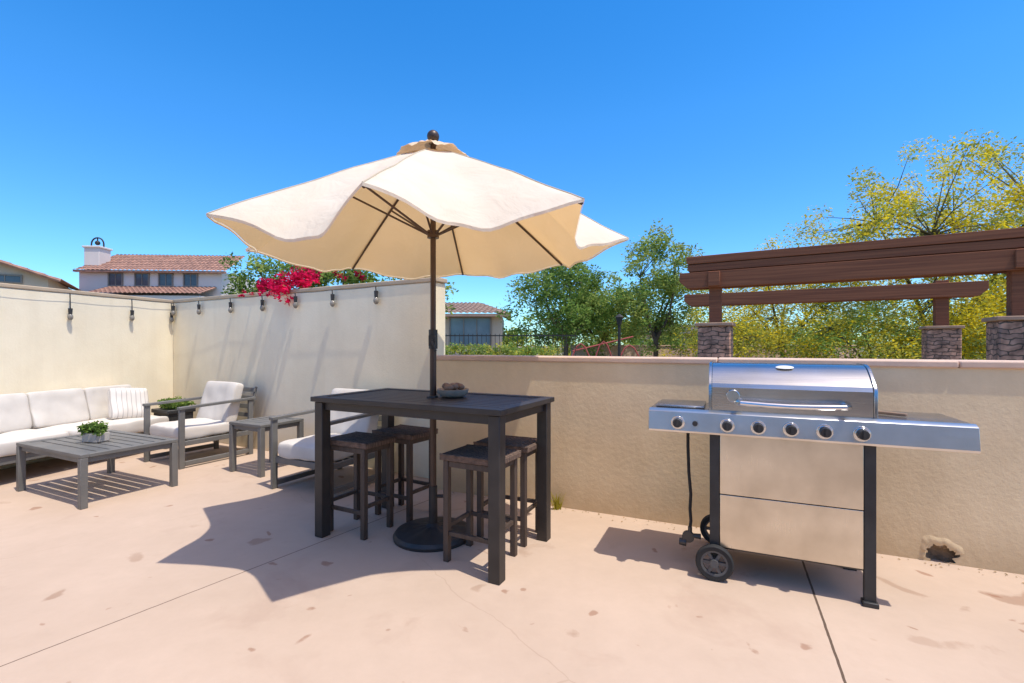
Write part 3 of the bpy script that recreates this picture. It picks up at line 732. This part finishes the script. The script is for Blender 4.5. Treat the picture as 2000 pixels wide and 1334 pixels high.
y1=leafmat('leaf_yellow',(.98,.66,.04),.45); y2=leafmat('leaf_yellowgreen',(.58,.52,.08),.45); mg=leafmat('bract_magenta',(.78,.02,.12),.4); mg2=leafmat('bract_deep',(.52,.015,.07),.35)
olive=leafmat('leaf_olive',(.34,.37,.09),.42)

tree('shade_tree','rounded green tree beyond the low wall',(1.9,17.5,0),1.5,(0,0,2.75),(1.95,1.6,1.75),115,165,.42,.06,[g1,g2,g3,g1],'bark',.12,11,branches=60,fill=.35)
tree('shade_tree','taller green tree with an open crown beyond the low wall',(5.1,17,0),1.5,(.1,0,3.1),(1.55,1.5,2.1),105,145,.40,.06,[g1,g3,g3,olive],'bark',.12,23,branches=60,fill=.35)
tree('shade_tree','small dense green tree near the middle house',(3.8,20,0),1.3,(0,0,2.6),(2.2,1.4,1.7),90,150,.45,.07,[g1,olive,g3],'bark',.12,29,fill=.2)
tree('palo_verde_tree','large airy tree covered in yellow blossom behind the pergola',(12.9,14.5,0),1.3,(.6,0,3.9),(4.4,2.6,3.4),400,150,.47,.048,[y1,y2,y1,olive,y1,g3],'greenbark',.14,37,branches=260,fill=.3)
tree('palo_verde_tree','yellow flowering tree with sparse branches',(10.0,17.5,0),1.2,(0,0,2.8),(3.0,2.2,2.3),190,135,.47,.048,[y2,y1,olive,y1],'greenbark',.11,41,branches=130,fill=.3)
tree('flowering_shrub','yellow green shrub behind the stone column',(6.9,15.5,0),.6,(0,0,1.35),(1.6,1.3,1.1),75,120,.4,.045,[y2,olive,g1,y1],'greenbark',.07,43,branches=40)
tree('flowering_shrub','yellow green shrub under the pergola',(10.2,13.5,0),.6,(0,0,1.35),(2.1,1.2,1.0),95,120,.4,.045,[olive,y1,g1,y2],'greenbark',.07,47,branches=40)
tree('flowering_shrub','dense yellow green shrub beside the stone columns',(13.2,12.2,0),.6,(0,0,1.7),(1.9,1.2,1.6),110,140,.4,.045,[y2,y1,y1,olive],'greenbark',.07,53,branches=40)

bq=C+(E-C)*.50+tn*.75
bg_=thing('bougainvillea','green bougainvillea with magenta blossom spilling over the tall wall','plant',(bq.x,bq.y,0))
rnd=random.Random(5)
cs=[]
for i in range(170):
    t=rnd.uniform(-1,1); top=2.40-.20*t+.22*mn.noise(Vector((t*3,0,4)))-.3*max(0,abs(t)-.75)*4*.5
    q=tdir*(t*1.75-.02); z_=rnd.uniform(1.6,top)
    cs.append((Vector((q.x,q.y,z_))+Vector((tn.x,tn.y,0))*rnd.uniform(-.4,.3),rnd.uniform(.1,.2)))
me=leaves_mesh('foliage',cs,100,.15,.028,3,8); finish(me,'foliage',[g1,g3,g2],bg_,smooth=False)
s=MB()
for i in range(14):
    c=cs[i*6][0]; s.tube([(rnd.uniform(-.1,.1),0,0),(c.x*.5,c.y*.5,1.2),tuple(c)],[.02,.014,.005],5)
s.done('stem','bark',bg_)
cs=[]
for (t,z_,off,r_) in ((.06,2.14,-.5,.14),(.14,2.05,-.70,.14),(.24,2.10,-.72,.13),(.18,1.97,-.84,.10),(.21,1.90,-.86,.08),(.24,1.83,-.84,.05),(.34,2.13,-.6,.10),(.04,2.2,-.3,.12),(.40,2.03,-.7,.09),(-.45,2.06,-.6,.10),(-.6,2.08,-.5,.08),(-.35,2.03,-.65,.06),(.8,2.10,-.5,.06),(1.05,2.08,-.4,.06),(.62,2.05,-.7,.05),(.1,1.98,-.82,.08),(-.12,2.05,-.7,.06),(-.5,1.92,-.83,.04),(-.2,1.93,-.83,.035)):
    q=tdir*t+tn*off
    for _ in range(3): cs.append((Vector((q.x+rnd.uniform(-.08,.08),q.y+rnd.uniform(-.03,.03),z_+rnd.uniform(-.03,.05))),r_*rnd.uniform(.6,1)))
me=leaves_mesh('blossom',cs,80,.12,.025,2,9); finish(me,'blossom',[mg,mg2],bg_,smooth=False)

pb=thing('planter','black planter box with bushy green plants in the wall corner','planter',(-4.42,6.22,G),R(-28))
s=MB(); s.box((0,0,.23),(.36,.30,.46)); s.box((0,0,.445),(.40,.34,.05)); s.done('pot','plastic',pb,bevel=.01)
cs=[(Vector((rnd.uniform(-.15,.15),rnd.uniform(-.12,.12),.5+rnd.uniform(0,.07))),.07) for _ in range(22)]
finish(leaves_mesh('foliage',cs,70,.07,.022,3,12),'foliage',[g1,g3,g2],pb,smooth=False)
pp=thing('potted_plant','small grey square pot of succulents on the coffee table','potted plant',(-3.74,4.28,G+.43),R(-15))
s=MB(); s.box((0,0,.04),(.17,.12,.08)); s.done('pot','potgrey',pp,bevel=.006)
MB().box((0,0,.079),(.15,.10,.01)).done('soil','soil',pp)
cs=[(Vector((rnd.uniform(-.09,.09),rnd.uniform(-.06,.06),.10+rnd.uniform(-.02,.05))),.04) for _ in range(20)]
finish(leaves_mesh('foliage',cs,50,.04,.016,2,13),'foliage',[g2,g1],pp,smooth=False)
q=LP(-1.22,3.59)
wd=MB()
for i in range(40):
    a=rnd.uniform(0,6.28); r_=rnd.uniform(.0,.03); h=rnd.uniform(.05,.16); lx,ly=math.cos(a)*h*.35,math.sin(a)*h*.25-.0
    x0,y0=q.x+math.cos(a)*r_,q.y+math.sin(a)*r_-.02
    wd.tube([(x0,y0,0),(x0+lx*.4,y0-abs(ly)*.4,h*.6),(x0+lx,y0-abs(ly),h)],[.003,.002,.0005],4)
o=wd.done('weed_tuft',[y2]); tag(o,'dry yellow green weed growing at the low wall base','weed')
V=[];F=[]
for i in range(170):
    u=rnd.uniform(-2.2,3.2); d_=abs(rnd.gauss(0,.05))+.012; p=LP(u,3.62-d_); a=rnd.uniform(0,6.28); s_=rnd.uniform(.004,.012)
    n0=len(V); ca,sa=math.cos(a)*s_,math.sin(a)*s_
    V+=[(p.x-ca,p.y-sa,.009),(p.x+sa*.4,p.y-ca*.4,.012),(p.x+ca,p.y+sa,.011),(p.x-sa*.4,p.y+ca*.4,.010)]; F.append((n0,n0+1,n0+2,n0+3))
me=bpy.data.meshes.new('leaf_litter'); me.from_pydata(V,[],F); o=finish(me,'leaf_litter',[leafmat('dry_leaf',(.32,.20,.08),.1)],smooth=False); o['kind']='stuff'; o['label']='dry fallen leaf bits along the low wall foot'

# ------------------------------------------------------------ houses
def tile_roof_mesh(b,p0,p1,p2,p3,period=.35,amp=.07,rows=10,mi=0):
    p0,p1,p2,p3=map(Vector,(p0,p1,p2,p3)); W=(p1-p0).length; n=max(4,int(W/period)); ncol=n*4
    nrm=(p1-p0).cross(p3-p0).normalized()
    if nrm.z<0: nrm=-nrm
    rowsv=[]
    for j in range(rows+1):
        for half in (0,1):
            if j==rows and half: continue
            v_=min(1,(j+(.98 if half else 0))/rows)
            step=(.05 if half==0 else 0)
            row=[]
            for i in range(ncol+1):
                u_=i/ncol
                p=(p0.lerp(p1,u_)).lerp(p3.lerp(p2,u_),v_)
                p=p+nrm*(amp*abs(math.sin(math.pi*i/4))+step)
                row.append(b.bm.verts.new(p))
            rowsv.append(row)
    for a,c in zip(rowsv,rowsv[1:]):
        for i in range(ncol):
            f=b.bm.faces.new((a[i],a[i+1],c[i+1],c[i])); f.material_index=mi
def window(par,x,y,z,w_,h_,g='glass',mull=1,s_=-1):
    wn=MB().box((x,y+s_*.02,z),(w_,.03,h_)).done('window',g,par)
    s=MB(); t=.09
    for sx in (-1,1): s.box((x+sx*(w_/2+t/2),y+s_*.05,z),(t,.1,h_+2*t))
    for sz in (-1,1): s.box((x,y+s_*.05,z+sz*(h_/2+t/2)),(w_-.002,.1,t))
    for k in range(mull): s.box((x-w_/2+w_*(k+1)/(mull+1),y+s_*.045,z),(.05,.05,h_-.002))
    s.done('frame','frame',wn)
h=thing('house','white two storey house with tile roofs and small square windows','house',(-30,40,0),R(4))
MB().box((-.3,4,3.75),(11.4,8,7.5)).done('wall','housewhite',h)
s=MB(); tile_roof_mesh(s,(-6.1,-.5,7.45),(5.9,-.5,7.45),(5.6,3.6,9.45),(-5.7,3.6,9.45),rows=9)
s.box((-.1,-.35,7.42),(12,.3,.16)); s.done('roof','tile',h,ang=25)
s=MB(); tile_roof_mesh(s,(-3.6,-2.6,5.35),(5.0,-2.6,5.35),(5.0,-.02,6.15),(-3.6,-.02,6.15),rows=6); s.done('porch_roof','tile',h,ang=25)
MB().box((.7,-1.2,2.62),(8.4,2.3,5.24)).done('porch_wall','housewhite',h)
s=MB().box((-5.45,1.2,8.1),(1.2,1.3,2.9)).box((-5.45,1.2,9.6),(1.4,1.5,.16))
chm=s.done('chimney','housewhite',h,bevel=.03)
cx=-5.45
s=MB(); s.tube([(cx+.5*math.cos(a),1.2,9.95+.55*math.sin(a)) for a in [math.pi*k/10 for k in range(11)]],.06,6)
s.tube([(cx+.5,1.2,9.65),(cx+.5,1.2,9.95)],.06,6); s.tube([(cx-.5,1.2,9.65),(cx-.5,1.2,9.95)],.06,6); s.sph((cx,1.2,10.05),.2,seg=10); s.tube([(cx,1.2,10.2),(cx,1.2,10.5)],.05,6)
s.done('bell_ornament','iron',chm)
for x in (-3.1,-1.0,.9,2.9): window(h,x,0,6.78,1.0,.95)
h=thing('house','tan stucco house with low pitched tile roof','house',(-37.1,29.6,0),R(35))
s=MB(); prof=[(-6,0),(6,0),(6,6.0),(0,8.1),(-6,6.0)]
s.bm.faces.new([s.bm.verts.new((x,0,z)) for x,z in prof]); s.bm.faces.new([s.bm.verts.new((x,9,z)) for x,z in prof][::-1])
s.bm.faces.new([s.bm.verts.new(p) for p in [(6,0,0),(6,9,0),(6,9,6.0),(6,0,6.0)]])
s.bm.faces.new([s.bm.verts.new(p) for p in [(-6,0,0),(-6,9,0),(-6,9,6.0),(-6,0,6.0)]]); s.done('wall','housetan',h,smooth=False)
s=MB(); tile_roof_mesh(s,(6.7,-.5,5.8),(6.7,9.5,5.8),(0,9.5,8.2),(0,-.5,8.2),rows=8); tile_roof_mesh(s,(-6.7,9.5,5.8),(-6.7,-.5,5.8),(0,-.5,8.2),(0,9.5,8.2),rows=8)
s.tube([(6.7,-.48,5.75),(0,-.48,8.15)],.12,6); s.tube([(-6.7,-.48,5.75),(0,-.48,8.15)],.12,6); s.done('roof','tile',h,ang=25)
window(h,3.9,0,5.75,1.5,.4)
h=thing('house','single storey tan house with wide pale window and brown tile roof','house',(-6.2,28,0),0)
MB().box((0,4,1.55),(11.2,8,3.1)).done('wall','housetan',h)
s=MB(); tile_roof_mesh(s,(-6.2,-.6,3.08),(6.1,-.6,3.08),(4.1,3.2,4.0),(-5.2,3.2,4.0),rows=7)
s.box((0,-.5,3.03),(12.2,.2,.16)); 
tile_roof_mesh(s,(6.1,-.6,3.08),(6.1,8.6,3.08),(4.1,3.3,4.0),(4.1,3.2,4.0),rows=7); s.done('roof','tilebrown',h,ang=25)
window(h,3.75,0,2.1,2.3,1.55,'glassblue',2)
h=thing('distant_building','long low dark roofed building beyond the trees','building',(16,38,0),0)
MB().box((0,4,1.1),(9,8,2.2)).done('wall','housetan',h)
MB().extr([(-.6,2.2),(8.6,2.2),(4,3.1)],-5,5).done('roof','darkroof',h)
window(h,0,0,1.3,2,1)
h=thing('house','cream stucco house added out of view for its warm reflection','house',(0,-5.2,0),0)  # unseen house added behind the camera to warm reflections and block blue sky
MB().box((0,-3,1.6),(13.5,6,3.2)).done('wall','tall',h)
s=MB(); tile_roof_mesh(s,(7.2,.5,3.15),(-7.2,.5,3.15),(-7.2,-3,4.3),(7.2,-3,4.3),rows=8); s.box((0,.42,3.1),(14.2,.16,.14)); s.done('roof','tile',h,ang=25)
window(h,-3.2,0,1.5,1.6,1.2,'glass',1,1); window(h,3.8,0,1.5,1.6,1.2,'glass',1,1)
dr=MB().box((.4,.03,1.03),(1.7,.05,2.05)).done('door','glass',h); MB().box((.4,.065,1.03),(.07,.03,2.05)).box((.4,.065,2.1),(1.85,.04,.08)).done('frame','frame',dr)

cs=[(Vector((rnd.uniform(-2.2,1.05),rnd.uniform(11.7,12.3),rnd.uniform(.5,1.26))),.13) for _ in range(260)]
o=finish(leaves_mesh('hedge',cs,45,.13,.035,3,51),'hedge',[g3,y2,g1],smooth=False); tag(o,'clipped light green hedge in front of the iron fence','hedge')
f=thing('iron_fence','thin black iron fence behind the hedge','fence',(0,12.6,0))
MB().box((-.4,0,1.55),(4.2,.03,.03)).done('rail','iron',f); MB().box((-.4,0,.3),(4.2,.03,.03)).done('rail','iron',f)
for i in range(36): MB().box((-2.45+.118*i,-.024,.8),(.014,.014,1.6)).done('picket','iron',f)
o=MB().box((8.5,20,.62),(12,.25,1.24)).box((8.5,20,1.27),(12.05,.3,.06)).done('garden_wall','cap',bevel=.01); tag(o,'long low reddish tan garden wall beyond the pergola','wall')
lp=thing('lamp_post','black lantern lamp post among the trees','street lamp',(3.2,14.2,0))
MB().tube([(0,0,0),(0,0,1.9)],[.05,.04],8).done('post','iron',lp); s=MB(); s.cyl((0,0,2.02),.07,.11,.22,seg=6); s.cyl((0,0,2.18),.14,.02,.1,seg=6); s.done('lantern','iron',lp)
cf=thing('climbing_frame','red curved playground climbing bars','playground equipment',(3.0,15.6,0))
for i,(x,w_,h_) in enumerate(((-.75,.35,1.35),(0,.3,1.42),(.85,.4,1.3))):
    MB().tube([(x-w_,0,0),(x-w_*.95,0,h_*.6),(x-w_*.4,0,h_*.92),(x,0,h_),(x+w_*.4,0,h_*.92),(x+w_*.95,0,h_*.6),(x+w_,0,0)],.024,8).done('bar','red',cf)
MB().tube([(-1,.1,1.1),(1.0,.1,1.58)],.024,8).done('bar','red',cf)

cs=[]
for i in range(380):
    x=rnd.uniform(-6,46); y=rnd.uniform(30,36); hh=2.5+1.3*mn.noise(Vector((x*.35,0,0)))
    cs.append((Vector((x,y,rnd.uniform(.3,hh))),rnd.uniform(.5,.9)))
o=finish(leaves_mesh('distant_trees',cs,80,.7,.13,4,61),'distant_trees',[olive,y2,g1,g1],smooth=False); o['kind']='stuff'; o['label']='mass of distant green trees and shrubs'

# ------------------------------------------------------------ pergola
FL=Vector((3.72,8.7)); FR=Vector((7.13,6.7)); BR=Vector((9.07,10.07)); BL=Vector((5.2,12.1))
pg=thing('pergola','dark brown stained timber pergola on stone columns','pergola',(FL.x,FL.y,0))
def rel(p): return Vector((p.x-FL.x,p.y-FL.y))
def beam(p,q,z0,z1,w_,o0,o1,name='beam',cut=.14):
    p=rel(p);q=rel(q); d=(q-p); ln_=d.length; a=math.atan2(d.y,d.x); H_=z1-z0
    s=MB(); bv=s.bm
    pf=[(-o0,z1),(ln_+o1,z1),(ln_+o1,z0+H_*.45),(ln_+o1-cut,z0),(-o0+cut,z0),(-o0,z0+H_*.45)]
    A=[bv.verts.new((x,-w_/2,z)) for x,z in pf]; B=[bv.verts.new((x,w_/2,z)) for x,z in pf]
    bv.faces.new(A); bv.faces.new(B[::-1])
    for i in range(6): bv.faces.new((A[i],B[i],B[(i+1)%6],A[(i+1)%6]))
    return s.done(name,'redwood',pg,(p.x,p.y,0),a,bevel=.008,smooth=False)
pn_=Vector((.5,.866))
for sgn in (-.15,.15): beam(FL+pn_*sgn,FR+pn_*sgn,2.34,2.63,.09,.60,2.6)
for sgn in (-.15,.15): beam(BL+pn_*sgn,BR+pn_*sgn,2.30,2.60,.09,.75,.7)
beam(FL-pn_*.06,FR-pn_*.06,2.645,2.775,.24,.46,2.6,'top_beam',.02)
beam(FL-pn_*.08,FR-pn_*.08,2.785,2.92,.24,.48,2.6,'top_beam',.02)
for p,w2 in ((FL,.20),(FR,.20),(BR,.22),(BL,.20)):
    q=rel(p); a=R(-30)
    MB().box((0,0,1.70+.48),(w2,w2,.96)).done('post','redwood',pg,(q.x,q.y,0),a,bevel=.008)
    MB().box((0,0,.82),(.54,.54,1.64)).done('stone_column','stone',pg,(q.x,q.y,0),a,bevel=.02)
    MB().box((0,0,1.67),(.62,.62,.06)).done('column_cap','stonecap',pg,(q.x,q.y,0),a,bevel=.012)
for p in (FL,FR):
    q=rel(p)
    MB().box((0,-.218,2.49),(.20,.045,.26)).done('post_block','redwood',pg,(q.x,q.y,0),R(-30),bevel=.01)
print('done')
